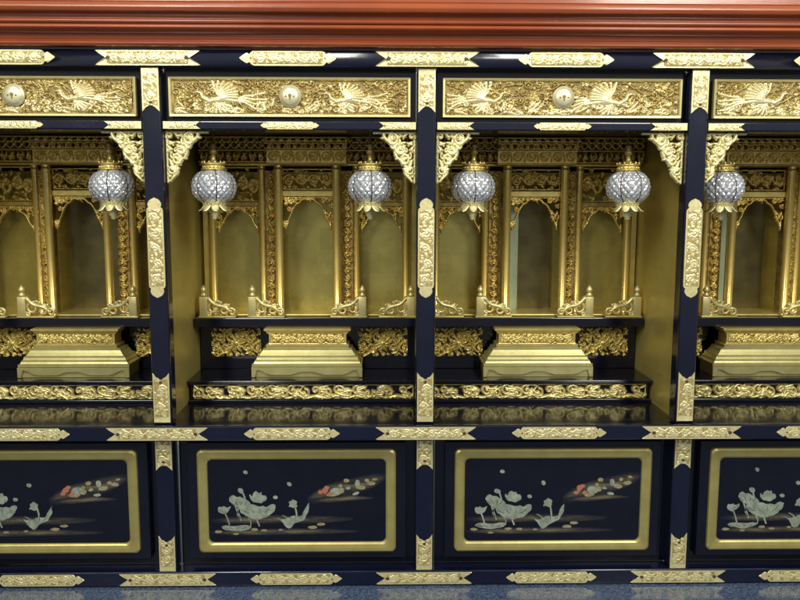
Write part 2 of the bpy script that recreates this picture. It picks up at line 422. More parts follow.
mesh_mid = [plate_mesh('centre_plate', lobed(.0890, hh*.95), .066, hh*.78, 13+k, [(s*.0700, 0, .0012) for s in (-1, 1)]) for k in range(2)]
mesh_joint_t = [plate_mesh('joint_plate', fishtail(.0935, .0132), .072, .0132*.80, 3+k, [(s*(.0935-.0240), 0, .0027) for s in (-1, 1)], bend=rail_sag) for k in range(2)]
mesh_mid_t = [plate_mesh('centre_plate', lobed(.0870, .0128), .062, .0128*.78, 13+k, [(s*.0660, 0, .0012) for s in (-1, 1)], bend=rail_sag) for k in range(2)]
mesh_thin = plate_mesh('thin_plate', lobed(.0535, .0067), .041, .0052, 23, [])
mesh_corner = plate_mesh('corner_plate', [(-.034, -.0067), (.034, -.0067), (.027, -.002), (.024, 0), (.027, .002), (.034, .0067), (-.034, .0067)], .0225, .0050, 24, [(.0235, 0, .0013)])
mesh_ptop = plate_mesh('post_plate', swallow(.0156, .0394), (.0125), .028, 31, [(0, -.0225, .0022)], bend=post_sag)
mesh_pside = plate_mesh('post_plate', [(z, x) for x, z in domed(.0930, .0152)], (.0125), .071, 33, [], bend=post_sag)
mesh_plow = plate_mesh('post_plate', [(-x, -z) for x, z in swallow(.0156, .0480)], (.0125), .036, 35, [(0, .030, .0022)], bend=post_sag)
mesh_pdn = plate_mesh('post_plate', swallow(.0156, .0345), (.0125), .024, 37, [(0, -.0165, .0022)], bend=post_sag)
mesh_pbase = plate_mesh('post_plate', [(-x, -z) for x, z in swallow(.0156, .0360)], (.0125), .025, 39, [(0, .018, .0022)], bend=post_sag)
def fit(me, parent, x, y, z, flip=False):
    o = link('metal_fitting', me, BR, parent, (x, y, z))
    if flip: o.rotation_euler.y = PI
    return o

# ------------------------------------------------------------------ the cabinet
cab = empty('altar_cabinet', (0, 0, 0), 'long navy lacquer altar cabinet with red cornice, brass fittings, gold drawers and painted doors', 'cabinet')
XW = 1.10
# red cornice: moulded profile swept along x
prof = [(.03,.2738), (-.0195,.2738), (-.0212,.2744)]
for k in range(9): a = -PI/2+PI*.72*k/8; prof.append((-.0255-.0085*math.cos(a), .2802+.0056*math.sin(a)))
prof += [(-.0315,.2856), (-.0320,.2872)]
for k in range(9): a = PI/2*k/8; prof.append((-.0500+.0175*math.cos(a), .2876+.0112*math.sin(a)))
prof += [(-.0508,.2994)]
for k in range(8): a = -PI/2+PI*k/7; prof.append((-.0515-.0046*math.cos(a), .3038+.0042*math.sin(a)))
prof += [(-.0512,.3085)]
for k in range(8): a = -PI/2+PI*k/7; prof.append((-.0530-.0046*math.cos(a), .3128+.0042*math.sin(a)))
prof += [(-.0530,.3176)]
for k in range(8): a = PI/2*k/7; prof.append((-.0690+.0155*math.cos(a), .3180+.0076*math.sin(a)))
prof += [(-.0698,.3260)]
for k in range(6): a = k/5; prof.append((-.0705-.0028*math.sin(a*PI), .3264+.0132*a))
prof += [(-.0690,.3412), (-.0700,.3424), (-.0700,.3520), (-.0640,.3540), (.03,.3550)]
bm = bmesh.new()
NS = 2
ra = [[bm.verts.new((x, y, z)) for y, z in prof] for x in np.linspace(-XW-.05, XW+.05, NS)]
for a, b in zip(ra, ra[1:]):
    for k in range(len(prof)): bm.faces.new((a[k], a[(k+1)%len(prof)], b[(k+1)%len(prof)], b[k]))
bm.faces.new(ra[0]); bm.faces.new(ra[-1])
co = from_bm('cornice', bm, M['red'], cab)

bm = bmesh.new()              # top rail with a gently rounded face
prof = [(.03, ZT0)]+[(YT+rail_sag(0, t), (ZT0+ZT1-.0008)/2+t) for t in np.linspace(-.0145, .0145, 15)]+[(.03, ZT1-.0008)]
ra = [[bm.verts.new((x, y, z)) for y, z in prof] for x in (-XW, XW)]
for k in range(len(prof)): bm.faces.new((ra[0][k], ra[0][(k+1)%len(prof)], ra[1][(k+1)%len(prof)], ra[1][k])).smooth = 0 < k < 15
bm.faces.new(ra[0]); bm.faces.new(ra[1])
r_top = from_bm('top_rail', bm, M['navy'], cab)
bm = bmesh.new(); box(bm, -XW, XW, YM, -.0092, ZM0, ZM1, .0028, 3)
prof = [(-.0092, ZM0), (YM, ZM0)]
r_mid = from_bm('middle_rail', bm, M['navy'], cab)
for v in r_mid.data.vertices:          # the lip falls away towards the niche
    if v.co.z > -.42: v.co.z -= max(0, (v.co.y-YM-.003))**1.0*.24
boxobj('rail_core', -XW, XW, -.0070, .0295, ZM0+.001, ZF-.0120, M['black'], cab, .0005)
r_bot = boxobj('bottom_rail', -XW, XW, YB, .0295, ZB0+.001, ZB1, M['navy'], cab, .0030, 4)
for rr, y, z, mj, mm in ((r_top, YT, (ZT0+ZT1)/2-.0004, mesh_joint_t, mesh_mid_t), (r_mid, YM, -.4265, mesh_joint, mesh_mid), (r_bot, YB, -.7285, mesh_joint, mesh_mid)):
    for k, x in enumerate(POSTS): fit(mj[k % 2], rr, x, y-.0002, z)
    for k, x in enumerate(BAYS): fit(mm[k % 2], rr, x, y-.0002, z)
for x in BAYS:
    r = boxobj('drawer_rail', x-.2315, x+.2315, -.004, .05, ZR0, ZR1, M['navy'], cab, .0025, 3)
    zc = (ZR0+ZR1)/2
    fit(mesh_thin, r, x, -.0042, zc); fit(mesh_corner, r, x-.1965, -.0042, zc); fit(mesh_corner, r, x+.1965, -.0042, zc, True)

# posts
for x in POSTS:
    bm = bmesh.new()
    for z0, z1 in ((ZF+.0003, ZT0-.0003), (ZB1+.0003, ZM0-.0003)):
        box(bm, x-.0183, x+.0183, -.0085, .03, z0, z1, .0065, 5)
    p = from_bm('post', bm, M['navy'], cab)
    for me, z in ((mesh_ptop, .2028), (mesh_pside, -.0832), (mesh_plow, -.3670), (mesh_pdn, -.4757), (mesh_pbase, -.6770)):
        fit(me, p, x, -.0087, z)

# drawers
def drawer_carving(seed):
    rng = random.Random(seed)
    W, H = .4260, .0590
    c = Carve(W, H, .00085)
    # clouds and breaking waves; paler low down, light on the relief put into colour
    for k in range(9):
        x = -W/2+(k+.5+.3*(rng.random()-.5))*W/9; z = -H*.36
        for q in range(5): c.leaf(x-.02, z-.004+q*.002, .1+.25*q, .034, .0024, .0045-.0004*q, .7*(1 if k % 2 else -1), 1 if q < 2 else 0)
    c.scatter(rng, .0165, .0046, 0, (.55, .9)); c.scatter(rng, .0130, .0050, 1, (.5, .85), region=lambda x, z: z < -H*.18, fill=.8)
    c.scatter(rng, .0090, .0032, 0, (.5, .8), fill=.8)
    for k in range(16):
        x = (rng.random()-.5)*W; z = H*(rng.random()*.6-.1)
        t = np.linspace(0, 1, 14)
        c.stroke(np.c_[x+.04*t, z+.005*np.sin(t*6+k)], .0018, .0012, .0042)
    for sg, x, kk in {101: ((1,-.26,.052),(-1,.27,.050)), 102: ((-1,-.30,.056),(-1,.24,.050)), 103: ((1,-.34,.054),(1,.20,.058)), 104: ((1,-.30,.058),(-1,.30,.050))}[seed]:
        c.bird(rng, x*W, -H*rng.uniform(.06, .16), sg, kk, .0064, 1)
    for k in range(22):
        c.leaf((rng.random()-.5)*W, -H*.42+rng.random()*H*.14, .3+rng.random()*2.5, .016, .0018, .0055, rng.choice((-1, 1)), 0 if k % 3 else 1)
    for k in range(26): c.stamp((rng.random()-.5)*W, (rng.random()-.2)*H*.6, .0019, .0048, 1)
    return c.mesh('carving', ground=.0004, jitter=.0004, seed=seed)
lock_bm = bmesh.new()
lathe(lock_bm, [(.0002,.0105),(.007,.0102),(.0125,.0090),(.0165,.0070),(.0172,.0052),(.0196,.0046),(.0203,.0030),(.0203,0)], 36)
bmesh.ops.rotate(lock_bm, verts=lock_bm.verts, matrix=Matrix.Rotation(PI/2, 3, 'X'))
lock_me = bpy.data.meshes.new('lock'); bmesh.ops.recalc_face_normals(lock_bm, faces=lock_bm.faces); lock_bm.to_mesh(lock_me); lock_bm.free()
kh = bmesh.new()
prism(kh, [(.0030*math.cos(a), .0030*math.sin(a)+.0006) for a in np.linspace(0, 2*PI, 12, endpoint=False)], -.0012, 0, 0)
prism(kh, [(-.0011,-.0068),(.0011,-.0068),(.0011,-.001),(-.0011,-.001)], -.0010, 0, 0)
prism(kh, [(-.0072+.0016*math.cos(a), -.001+.0016*math.sin(a)) for a in np.linspace(0, 2*PI, 8, endpoint=False)], -.0006, .0014, 0)
prism(kh, [(.0072+.0016*math.cos(a), -.001+.0016*math.sin(a)) for a in np.linspace(0, 2*PI, 8, endpoint=False)], -.0006, .0014, 0)
kh_me = bpy.data.meshes.new('keyhole'); bmesh.ops.recalc_face_normals(kh, faces=kh.faces); kh.to_mesh(kh_me); kh.free()
zd = (ZD0+ZD1)/2
for i, x in enumerate(BAYS):
    boxobj('drawer_surround', x-.2310, x+.2310, .015, .05, ZR1+.0004, ZT0-.0004, M['black'], cab, .001)
    d = empty('drawer', (x, 0, zd)); d.parent = cab
    bm = bmesh.new(); box(bm, -.2200, .2200, .0062, .0146, -.0352, .0352, .0008)
    from_bm('drawer_board', bm, M['frame'], d)
    bm = bmesh.new()
    sweep_frame(bm, .2208, .0358, .0016, [(0,.006),(.0004,.0005),(.0012,-.0002),(.0042,.0006),(.0058,.0030),(.0066,.0060)])
    from_bm('drawer_frame', bm, M['framegold'], d)
    link('carving', drawer_carving(101+i), [M['drawergold'], M['bird_litwave'], M['golddark']], d, (0, .0058, 0))
    lo = link('lock', lock_me, M['steel'], d, (.001, .0025, .0015), True)
    link('keyhole', kh_me, M['keybronze'], d, (.001, -.0078, .0015))

# corner brackets (openwork)
def bracket_mesh(seed):
    rng = random.Random(seed)
    W, H = .080, .098
    c = Carve(W, H, .0007)
    c.stroke([(-W/2, H/2-.0022), (W/2-.001, H/2-.0022)], .0026, .0026, .003)
    c.stroke([(-W/2+.0024, H/2), (-W/2+.0024, -H/2+.004)], .0026, .0024, .0028)
    edge = lambda z: -W/2+.012+.054*max(0, (z+H/2)/H)**1.25        # right limit of the carving at height z
    t = np.linspace(0, 1, 40); z = H/2-.004-t*(H-.010)
    bx = np.array([edge(q) for q in z])-.003+.0035*np.sin(t*17)
    c.stroke(np.c_[bx, z], .0034, .0024, .0046)
    for k, tt in enumerate((.08, .30, .52, .74)):
        j = int(tt*39); R = .0135*(1-.45*tt)
        c.spiral(bx[j]-R*1.05, z[j]-R*.35, R, 1.2, rng.random()*2, -1 if k % 2 else 1, .0052, w=.27)
        for q in range(3): c.leaf(bx[j]-R*.5, z[j], 2.2+q*.9+rng.random()*.5, .019*(1-.35*tt), .0031, .0050, rng.choice((-1, 1)))
        c.leaf(bx[j]-.002, z[j], -.5-rng.random()*.5, .010*(1-.4*tt), .0026, .0045, .9)
    row = 0; zz = H/2-.011
    while zz > -H/2+.012:
        lim = edge(zz); x = -W/2+.009+(.006 if row % 2 else 0); k = 0
        while x < lim-.004:
            px, pz = x+rng.uniform(-.002, .002), zz+rng.uniform(-.002, .002)
            if (k+row) % 3 == 0: c.spiral(px, pz, .0072, 1.2, rng.random()*6, rng.choice((-1, 1)), .0044, w=.27)
            else:
                a = rng.random()*6.3
                for q in range(2): c.leaf(px-.005*math.cos(a+q*1.9), pz-.005*math.sin(a+q*1.9), a+q*1.9, .0145, .0030, .0042, rng.choice((-1, 1)))
            x += .0125; k += 1
        zz -= .0118; row += 1
    return c.mesh('corner_bracket', through=.0004, depth=.004, jitter=.0003, seed=seed)
brk = bracket_mesh(5)
brm = brk.copy(); brm.transform(Matrix.Scale(-1, 4, (1, 0, 0))); brm.flip_normals()
for x in BAYS:
    link('corner_bracket', brk, M['goldpale'], cab, (x-.2315+.040, .012, ZR0-.0005-.049))
    link('corner_bracket', brm, M['goldpale'], cab, (x+.2315-.040, .012, ZR0-.0005-.049))

# niche shell
for s_ in (-1, 1):
    x0, x1 = sorted((s_*1.0190, s_*1.0985)); boxobj('side_panel', x0, x1, .0305, .42, ZB1+.0005, ZT0-.0005, M['black'], cab, .002)
for x in POSTS:
    boxobj('niche_wall', x-.0036, x+.0036, .0305, .42, ZF-.011, .2, M['goldwall'], cab, .0005)
for x in BAYS:
    boxobj('niche_floor', x-.2462, x+.2462, -.0088, .42, ZF-.011, ZF, M['black'], cab, .0005)
    boxobj('niche_ceiling', x-.2462, x+.2462, .051, .42, .1450, .1520, M['wood'], cab, .0005)
    boxobj('niche_back', x-.2462, x+.2462, .41, .42, ZF+.0005, .1445, M['wood'], cab, .0005)

# lower doors with lotus painting
S = .344/705.
def P(px, py): return ((px-392)*S, -(py-190)*S)
def smooth_poly(pts, it=2):
    pts = [np.array(p, float) for p in pts]
    for _ in range(it):
        q = []
        for a, b in zip(pts, pts[1:]+pts[:1]): q += [a*.75+b*.25, a*.25+b*.75]
        pts = q
    return [tuple(p) for p in pts]
def blob(bm, x, y, rx, ry, th, rng, n=12, rot=0):
    pts = []
    for k in range(n):
        a = 2*PI*k/n; r = 1+.22*(rng.random()-.5)
        u, v = rx*r*math.cos(a), ry*r*math.sin(a)
        pts.append(P(x+u*math.cos(rot)-v*math.sin(rot), y+u*math.sin(rot)+v*math.cos(rot)))
    prism(bm, smooth_poly(pts, 1), -th, 0)
def line(bm, pts, w, th):
    pts = [np.array(p, float) for p in pts]; L_, R_ = [], []
    for i, p in enumerate(pts):
        t = pts[min(i+1, len(pts)-1)]-pts[max(i-1, 0)]; t /= np.hypot(*t); nrm = np.array([-t[1], t[0]])*w
        L_.append(P(*(p+nrm))); R_.append(P(*(p-nrm)))
    prism(bm, L_+R_[::-1], -th, 0)
rng = random.Random(77)
MOTIF = []           # (name, mesh, material, y)
Y0 = .0058
def motif(name, bm, m, y):
    bmesh.ops.recalc_face_normals(bm, faces=bm.faces)
    me = bpy.data.meshes.new(name); bm.to_mesh(me); bm.free(); me.materials.append(M[m]); MOTIF.append((name, me, m, y))
def ragged(pts, amp, it=2):
    """a hand-painted outline: smoothed, then nibbled at the rim"""
    q = smooth_poly(pts, it); c0 = np.mean(np.array(q), 0)
    return [tuple(c0+(np.array(p)-c0)*(1+amp*(rng.random()-.5))) for p in q]
def mist(spine, wt, wb):
    """a drift of sprinkled gold dust, dense along its spine and thinning to nothing at the rim"""
    bm = bmesh.new(); lay = bm.verts.layers.float_color.new('dust'); n = len(spine); rows = []
    for i_, (x, y) in enumerate(spine):
        e_ = math.sin(PI*min(1, max(0, i_/(n-1))))**.6 if i_ not in (0, n-1) else 0
        row = []
        for u, dn in ((-1,0),(-.5,.45),(0,1),(.5,.55),(1,0)):
            v = bm.verts.new((P(x, y+(wt if u < 0 else wb)*u*(.35+.65*e_))[0], -.0002, P(x, y+(wt if u < 0 else wb)*u*(.35+.65*e_))[1])); v[lay] = (dn*e_,)*3+(1,); row.append(v)
        rows.append(row)
    for a, b in zip(rows, rows[1:]):
        for k in range(4): bm.faces.new((a[k], a[k+1], b[k+1], b[k]))
    motif('gold_mist', bm, 'mist', .00598-.00005*sum(1 for q in MOTIF if q[0] == 'gold_mist'))
def paint():
    MOTIF.clear()
    for nm, poly, t, amp in [
        ('lotus_leaf', [(160,222),(172,205),(190,196),(206,207),(222,206),(238,216),(256,210),(270,217),(284,206),(301,206),(305,216),(297,234),(280,250),(266,262),(250,262),(238,268),(218,264),(200,262),(184,250),(168,240)], .00050, .05),
        ('lotus_leaf', [(123,186),(128,168),(142,163),(150,172),(166,170),(180,180),(196,186),(208,204),(204,222),(184,218),(170,226),(156,212),(140,206)], .00064, .06),
        ('lotus_flower', [(200,168),(208,164),(216,176),(220,160),(232,151),(240,160),(250,154),(254,168),(268,168),(272,188),(258,192),(250,202),(232,198),(214,194)], .00076, .08),
        ('lotus_pad', [(82,294),(104,286),(130,290),(165,290),(188,284),(212,290),(204,302),(180,308),(150,314),(120,308),(98,306)], .00045, .05),
        ('lotus_leaf', [(314,260),(330,270),(346,270),(364,262),(382,255),(398,260),(413,256),(420,240),(427,224),(444,201),(440,218),(441,238),(430,258),(424,274),(402,280),(384,289),(372,304),(358,312),(346,300),(338,284)], .00050, .05),
        ('lotus_flower', [(72,228),(80,214),(90,219),(98,212),(106,220),(116,219),(126,212),(122,230),(110,240),(96,246),(82,240)], .00055, .08),
        ('lotus_flower', [(356,196),(366,192),(374,184),(382,192),(394,196),(388,208),(392,216),(376,224),(366,218),(350,218),(360,208)], .00055, .08)]:
        dx, dy = rng.uniform(-5, 5), rng.uniform(-4, 4); kx = rng.uniform(.95, 1.06); cx_, cy_ = np.mean(np.array(poly), 0)
        poly = [(cx_+(a-cx_)*kx+dx+rng.uniform(-2.5, 2.5), cy_+(b-cy_)*kx+dy+rng.uniform(-2, 2)) for a, b in poly]
        bm = bmesh.new(); prism(bm, [P(*p) for p in ragged(poly, amp)], -t, 0); motif(nm, bm, 'inlay', Y0)
        if nm != 'lotus_flower':          # veins scratched through to the black
            x0_, x1_ = min(p[0] for p in poly), max(p[0] for p in poly); y0_, y1_ = min(p[1] for p in poly), max(p[1] for p in poly)
            for v in range(4):
                u = (v+.6)/4.6; xa = x0_+(x1_-x0_)*u
                bm = bmesh.new(); line(bm, [(xa+(cx_-xa)*.35, y0_+(y1_-y0_)*.62), (xa, y0_+(y1_-y0_)*(.46+.1*rng.random())), (xa+(xa-cx_)*.18, y0_+(y1_-y0_)*.40)], .75, .0002); motif('vein', bm, 'black', Y0-t-.0001)
    for x, y, r in ((185,72,9),(357,122,9.5),(303,176,9),(172,150,12)):
        bm = bmesh.new(); blob(bm, x+rng.uniform(-6, 6), y+rng.uniform(-4, 4), r*1.15, r*.85, .00055, rng, 9, rng.random()); motif('petal', bm, 'inlay', Y0)
    for pts, w_ in (([(176,156),(182,172),(186,190)],3.2),([(142,200),(152,232),(164,262)],3.4),([(160,205),(152,245),(168,272)],2.6),([(228,262),(233,278),(240,296)],3.2),([(104,242),(112,262),(120,290)],3.),([(384,218),(388,238),(390,262)],3.4),
                    ([(196,262),(206,280),(204,296)],2.2),([(340,285),(352,262),(330,250)],2.0)):
        bm = bmesh.new(); line(bm, pts, w_, .0004); motif('stem', bm, 'inlay', Y0)
    for x, y, a, b in ((80,316,15,6),(220,313,15,6),(260,316,13,5),(448,301,19,7),(487,287,17,6),(150,324,12,4),(330,312,10,4)):
        bm = bmesh.new(); blob(bm, x+rng.uniform(-6, 6), y+rng.uniform(-4, 4), a, b, .0006, rng, 10); motif('pebble', bm, 'inlay_ivory', .0056)
    for k, (x, y, a, b) in enumerate(((550,150,24,16),(536,168,22,8),(585,110,12,8),(632,116,11,15),(652,134,20,9),(690,118,17,8),(628,164,15,6),(575,148,12,11),(672,108,9,7),(600,140,10,6),(705,100,10,5),(566,130,8,8))):
        bm = bmesh.new(); blob(bm, x+rng.uniform(-6, 6), y+rng.uniform(-4, 4), a, b, .0006+.00004*k, rng, 11, -.3+rng.random()*.5); motif('blossom', bm, 'inlay' if k % 3 == 0 else 'inlay_ivory', .0056)
    for k, (x, y, a, b) in enumerate(((503,144,13,11),(488,157,11,8),(520,158,10,9),(512,132,11,8),(497,150,9,12))):
        bm = bmesh.new(); blob(bm, x+rng.uniform(-6, 6), y+rng.uniform(-4, 4), a, b, .0008+.00006*k, rng, 9); motif('red_petal', bm, 'inlay_red', .0055)
    mist([(48,272),(120,270),(220,268),(320,266),(420,268),(520,268),(615,266)], 18, 18)
    mist([(44,322),(140,322),(260,320),(380,318),(500,318),(640,318)], 14, 14)
    mist([(432,188),(470,172),(520,152),(580,138),(640,122),(700,104),(748,88)], 34, 40)
    mist([(440,192),(520,186),(600,178),(700,180)], 14, 14)
zc = -.5767
for x in BAYS:
    d = empty('door_panel', (x+.002, 0, zc)); d.parent = cab
    bm = bmesh.new(); box(bm, -.2120, .2120, .006, .022, -.1185, .1185, .002, 2)
    from_bm('door_board', bm, M['black'], d)
    bm = bmesh.new()
    sweep_frame(bm, .1930, .1043, .0100, [(0,.0058),(.001,.0015),(.004,-.0005),(.010,.0000),(.0165,.0012),(.0195,.0030),(.0205,.0058)])
    from_bm('door_frame', bm, M['frame'], d)
    paint()
    for nm, me, m, y in MOTIF: link(nm, me, M[m], d, (0, y, 0))
    bm = bmesh.new()
    box(bm, -.2310, .2310, .0225, .0290, -.1350, .1350, .0005)
    from_bm('door_rebate', bm, M['black'], d)

# ------------------------------------------------------------------ stepped stand in each niche
ordinal = ['at the left edge of the photo', 'left of the middle post', 'right of the middle post', 'at the right edge of the photo']
niche = ['in the leftmost niche', 'in the niche left of the middle post', 'in the niche right of the middle post', 'in the rightmost niche']

def frieze_vine(W, H, seed, n, h=.005, through=.0006, pitch=.012, res=.0008):
    rng = random.Random(seed); c = Carve(W, H, res)
    c.vine(rng, H*.22, n, H*.055, h)
    c.scatter(rng, pitch, h*.9, 0, (.35, .9), fill=.75)
    c.stroke([(-W/2, -H/2+.0012), (W/2, -H/2+.0012)], .0016, .0016, .002)
    c.stroke([(-W/2, H/2-.0012), (W/2, H/2-.0012)], .0016, .0016, .002)
    for s_ in (-1, 1): c.stroke([(s_*(W/2-.001), -H/2), (s_*(W/2-.001), H/2)], .0014, .0014, .002)
    return c.mesh('carved_frieze', through=through, depth=.003, jitter=.0004, seed=seed)
def cloud_frieze(W, H, seed):
    rng = random.Random(seed); c = Carve(W, H, .0008)
    x = -W/2+.012; k = 0
    while x < W/2-.010:
        sg = 1 if k % 2 else -1; R = rng.uniform(.0085, .0125)
        c.spiral(x, sg*H*.10, R, 1.15, rng.random()*6, sg, .0075, w=.30)
        for q in range(4):
            a = (0 if sg > 0 else PI)+rng.uniform(-.6, .6)
            c.leaf(x+rng.uniform(-.008, .008), rng.uniform(-.35, .35)*H, a, rng.uniform(.022, .034), rng.uniform(.0026, .0042), rng.uniform(.005, .009), rng.choice((-1, 1))*.8)
        x += rng.uniform(.019, .027); k += 1
    t = np.linspace(0, 1, 160); c.stroke(np.c_[-W/2+t*W, -H*.36+.0022*np.sin(t*70)], .0034, .0034, .0060)
    for k in range(40): c.leaf((rng.random()-.5)*W, -H*.40, rng.uniform(.2, 2.9), .012, .0024, .0075, rng.choice((-1, 1)))
    c.stroke([(-W/2, -H/2+.0012), (W/2, -H/2+.0012)], .0016, .0016, .002); c.stroke([(-W/2, H/2-.0012), (W/2, H/2-.0012)], .0016, .0016, .002)
    for s_ in (-1, 1): c.stroke([(s_*(W/2-.001), -H/2), (s_*(W/2-.001), H/2)], .0014, .0014, .002)
    return c.mesh('carved_frieze', through=.0006, depth=.003, jitter=.0005, seed=seed)
step_frieze = cloud_frieze(.468, .0318, 41)
rng = random.Random(55); c = Carve(.112, .066, .0008)
for sx in (-1, 1):
    for k in range(4):
        c.spiral(sx*(.012+.0125*k), (-.014 if k % 2 else .013), .0125, 1.4, rng.random()*6, sx, .0058, w=.22)
for k in range(10): c.leaf(0, -.004, k*.63, .022, .0032, .0068, .4)
c.stamp(0, -.003, .008, .0078)
c.scatter(rng, .0115, .005, 0, (.4, .95)); c.scatter(rng, .008, .004, 0, (.4, .95), fill=.7)
for k in range(9): c.leaf(rng.uniform(-.05, .05), rng.uniform(-.028, .028), rng.random()*6, .024, .0040, .0085, .8)
panel_me = c.mesh('carved_panel', through=.0007, depth=.003, jitter=.0004, seed=8)

# scrolled end rails (newel and curling bracket)
def scroll_rail(sg):
    bm = bmesh.new()
    box(bm, -.0085, .0085, -.006, .006, .0035, .046, .0008)
    lathe(bm, [(.0002,.072),(.0022,.0695),(.0062,.0640),(.0072,.0600),(.0058,.0560),(.0040,.0540),(.0064,.0520),(.0072,.0490),(.0064,.0462)], 14)
    x0, x1 = sorted((sg*-.0105, sg*.070)); box(bm, x0, x1, -.007, .007, 0, .0034, .0006)
    pts = [];
    for t in np.linspace(0, 1, 14): pts.append((sg*(.008+.052*t), 0, .046-.036*t**.8-.004*math.sin(t*PI*2)))
    tube(bm, pts, [.0046]*10+[.0042, .0038, .0034, .0028], 8)
    for cx, cz, R, a0, d in ((.022,.0205,.0140,1.2,1),(.043,.0160,.0115,1.8,-1),(.061,.0118,.0088,2.4,-1),(.031,.0330,.0070,.4,-1),(.049,.0265,.0060,.6,-1),(.012,.0085,.0055,2.2,1)):
        t = np.linspace(0, 1, 18); r = R*(1-.8*t); a = a0+d*2*PI*1.2*t
        tube(bm, [(sg*(cx+r_*math.cos(a_)), 0, cz+r_*math.sin(a_)) for r_, a_ in zip(r, a)], [.0034-.0012*q for q in t], 7)
    return bm
sr = {}
for sg in (-1, 1):
    me = bpy.data.meshes.new('scroll_railing'); b_ = scroll_rail(sg); bmesh.ops.recalc_face_normals(b_, faces=b_.faces); b_.to_mesh(me); b_.free(); sr[sg] = me

for i, x in enumerate(BAYS):
    st = empty('altar_step', (x, .3, ZF), 'black stepped stand with gold frieze ' + niche[i], 'altar stand', 'stepped altar stands in the niches')
    def sx(name, m, *b, bev=.0012):
        bm = bmesh.new(); x0,x1,y0,y1,z0,z1 = b; box(bm, x0, x1, y0-.3, y1-.3, z0-ZF, z1-ZF, bev); return from_bm(name, bm, m, st)
    W2 = .2440
    sx('base_board', M['black'], -W2, W2, .166, .400, ZF+.0003, -.4157)
    sx('frieze_backing', M['black'], -W2+.002, W2-.002, .1745, .400, -.4155, -.3825)
    sx('lower_shelf', M['black'], -W2-.0012, W2+.0012, .1620, .400, -.3822, -.3740)
    sx('riser_board', M['black'], -W2, W2, .285, .400, -.3738, -.2690)
    sx('upper_shelf', M['black'], -W2+.0005, W2-.0005, .228, .400, -.2688, -.2493)
    link('carved_frieze', step_frieze, M['framegold'], st, (0, .1715-.3, -.3990-ZF))
    for s_ in (-1, 1):
        link('carved_panel', panel_me, M['gold'], st, (s_*.165+.003, .2815-.3, -.3110-ZF))
        link('scroll_railing', sr[-s_], M['framegold'], st, (s_*.2265+.003, .240-.3, -.2492-ZF), True)
        link('scroll_railing', sr[-s_], M['framegold'], st, (s_*.1205+.003, .240-.3, -.2492-ZF), True)

# ------------------------------------------------------------------ pedestals
band_me = None
rng = random.Random(66); c = Carve(.158, .0205, .0007)
c.vine(rng, .003, 9, .0014, .0026); c.scatter(rng, .007, .0022, 0, (.5, .95))
band_me = c.mesh('carved_band', ground=.0003, jitter=.0003, seed=4)
for i, x in enumerate(BAYS):
    pz = -.3739
    pd = empty('pedestal', (x+.005, .2345, pz), 'gold pedestal with carved band '+niche[i], 'pedestal', 'gold pedestals in the niches')
    bm = bmesh.new()
    rect_loft(bm, [(.1150,.0370,.0005),(.1150,.0370,.022),(.1185,.0400,.0235),(.1185,.0400,.0290),(.1150,.0370,.0300),(.1130,.0355,.0340),(.1130,.0355,.0365),(.1100,.0335,.0375),(.1085,.0322,.0425),(.1085,.0322,.0450),(.1040,.0298,.0460),(.1000,.0280,.0525),(.0965,.0265,.0575),(.0965,.0265,.0605),(.0900,.0250,.0620),(.0880,.0250,.0655)])
    from_bm('pedestal_foot', bm, M['footgold'], pd)
    bm = bmesh.new()     # scalloped apron in front of the foot
    ap = [(-.1195, .0005), (-.1195, .0225), (.1195, .0225), (.1195, .0005), (.112, .0005)]
    def apz(u):
        st = lambda a, b: .5-.5*math.cos(PI*min(1, max(0, (u-a)/(b-a))))
        return .0065+.0068*(1-st(.014, .034))+.0105*st(.078, .104)
    for t in np.linspace(1, -1, 61): ap.append((t*.1085, apz(abs(t*.1085))))
    ap.append((-.112, .0005))
    prism(bm, ap, -.0430, -.0375, 0, .0007)
    from_bm('apron', bm, M['footgold'], pd)
    bm = bmesh.new()
    rect_loft(bm, [(.0880,.0240,.0652),(.0895,.0250,.0665),(.0895,.0250,.0695),(.0850,.0225,.0705),(.0835,.0215,.0720),(.0835,.0215,.0920),(.0860,.0225,.0930),(.0880,.0240,.0950),(.0905,.0255,.0985),(.0935,.0275,.1000),(.0935,.0275,.1040),(.0900,.0260,.1050)])
    from_bm('pedestal_body', bm, M['gold'], pd)
    link('carved_band', band_me, [M['gold'], M['gold'], M['golddark']], pd, (0, -.0219, .0820))

# ------------------------------------------------------------------ gilded shrine facade in each niche
ZS = -.2607
def arch_mesh(W, H, seed, rise):
    """openwork spandrels round a cusped arch"""
    rng = random.Random(seed); c = Carve(W, H, .0008)
    t = np.linspace(-1, 1, 61)
    ex = t*(W/2-.006)
    ez = -H/2+.004+(H-.012)*np.clip(1-np.abs(t)**rise, 0, 1)+.0035*np.abs(np.sin(t*PI*2.5))
    c.stroke(np.c_[ex, ez], .0020, .0020, .0042)
    c.stroke([(-W/2, H/2-.0015), (W/2, H/2-.0015)], .002, .002, .003)
    top = lambda x: np.interp(x, ex, ez)
    for k in range(int(W*H/.00009)):
        x = (rng.random()-.5)*W; z = (rng.random()-.5)*H
        if z < top(x)+.001: continue
        sg = rng.choice((-1, 1)); 
        if rng.random() < .45: c.spiral(x, z, .0065, 1.3, rng.random()*6, sg, .0048, w=.25)
        else:
            for q in range(3): c.leaf(x, z, rng.random()*6, .010, .0018, .0045, sg)
    for s_ in (-1, 1):        # drooping leaf tails along the columns
        for k in range(3): c.leaf(s_*(W/2-.004), -H/2+.010+k*.006, -PI/2-s_*.5, .011, .002, .0045, s_*.8)
    return c.mesh('carved_arch', through=.0006, depth=.003, jitter=.0004, seed=seed)
arch_c = arch_mesh(.110, .074, 71, 2.6)
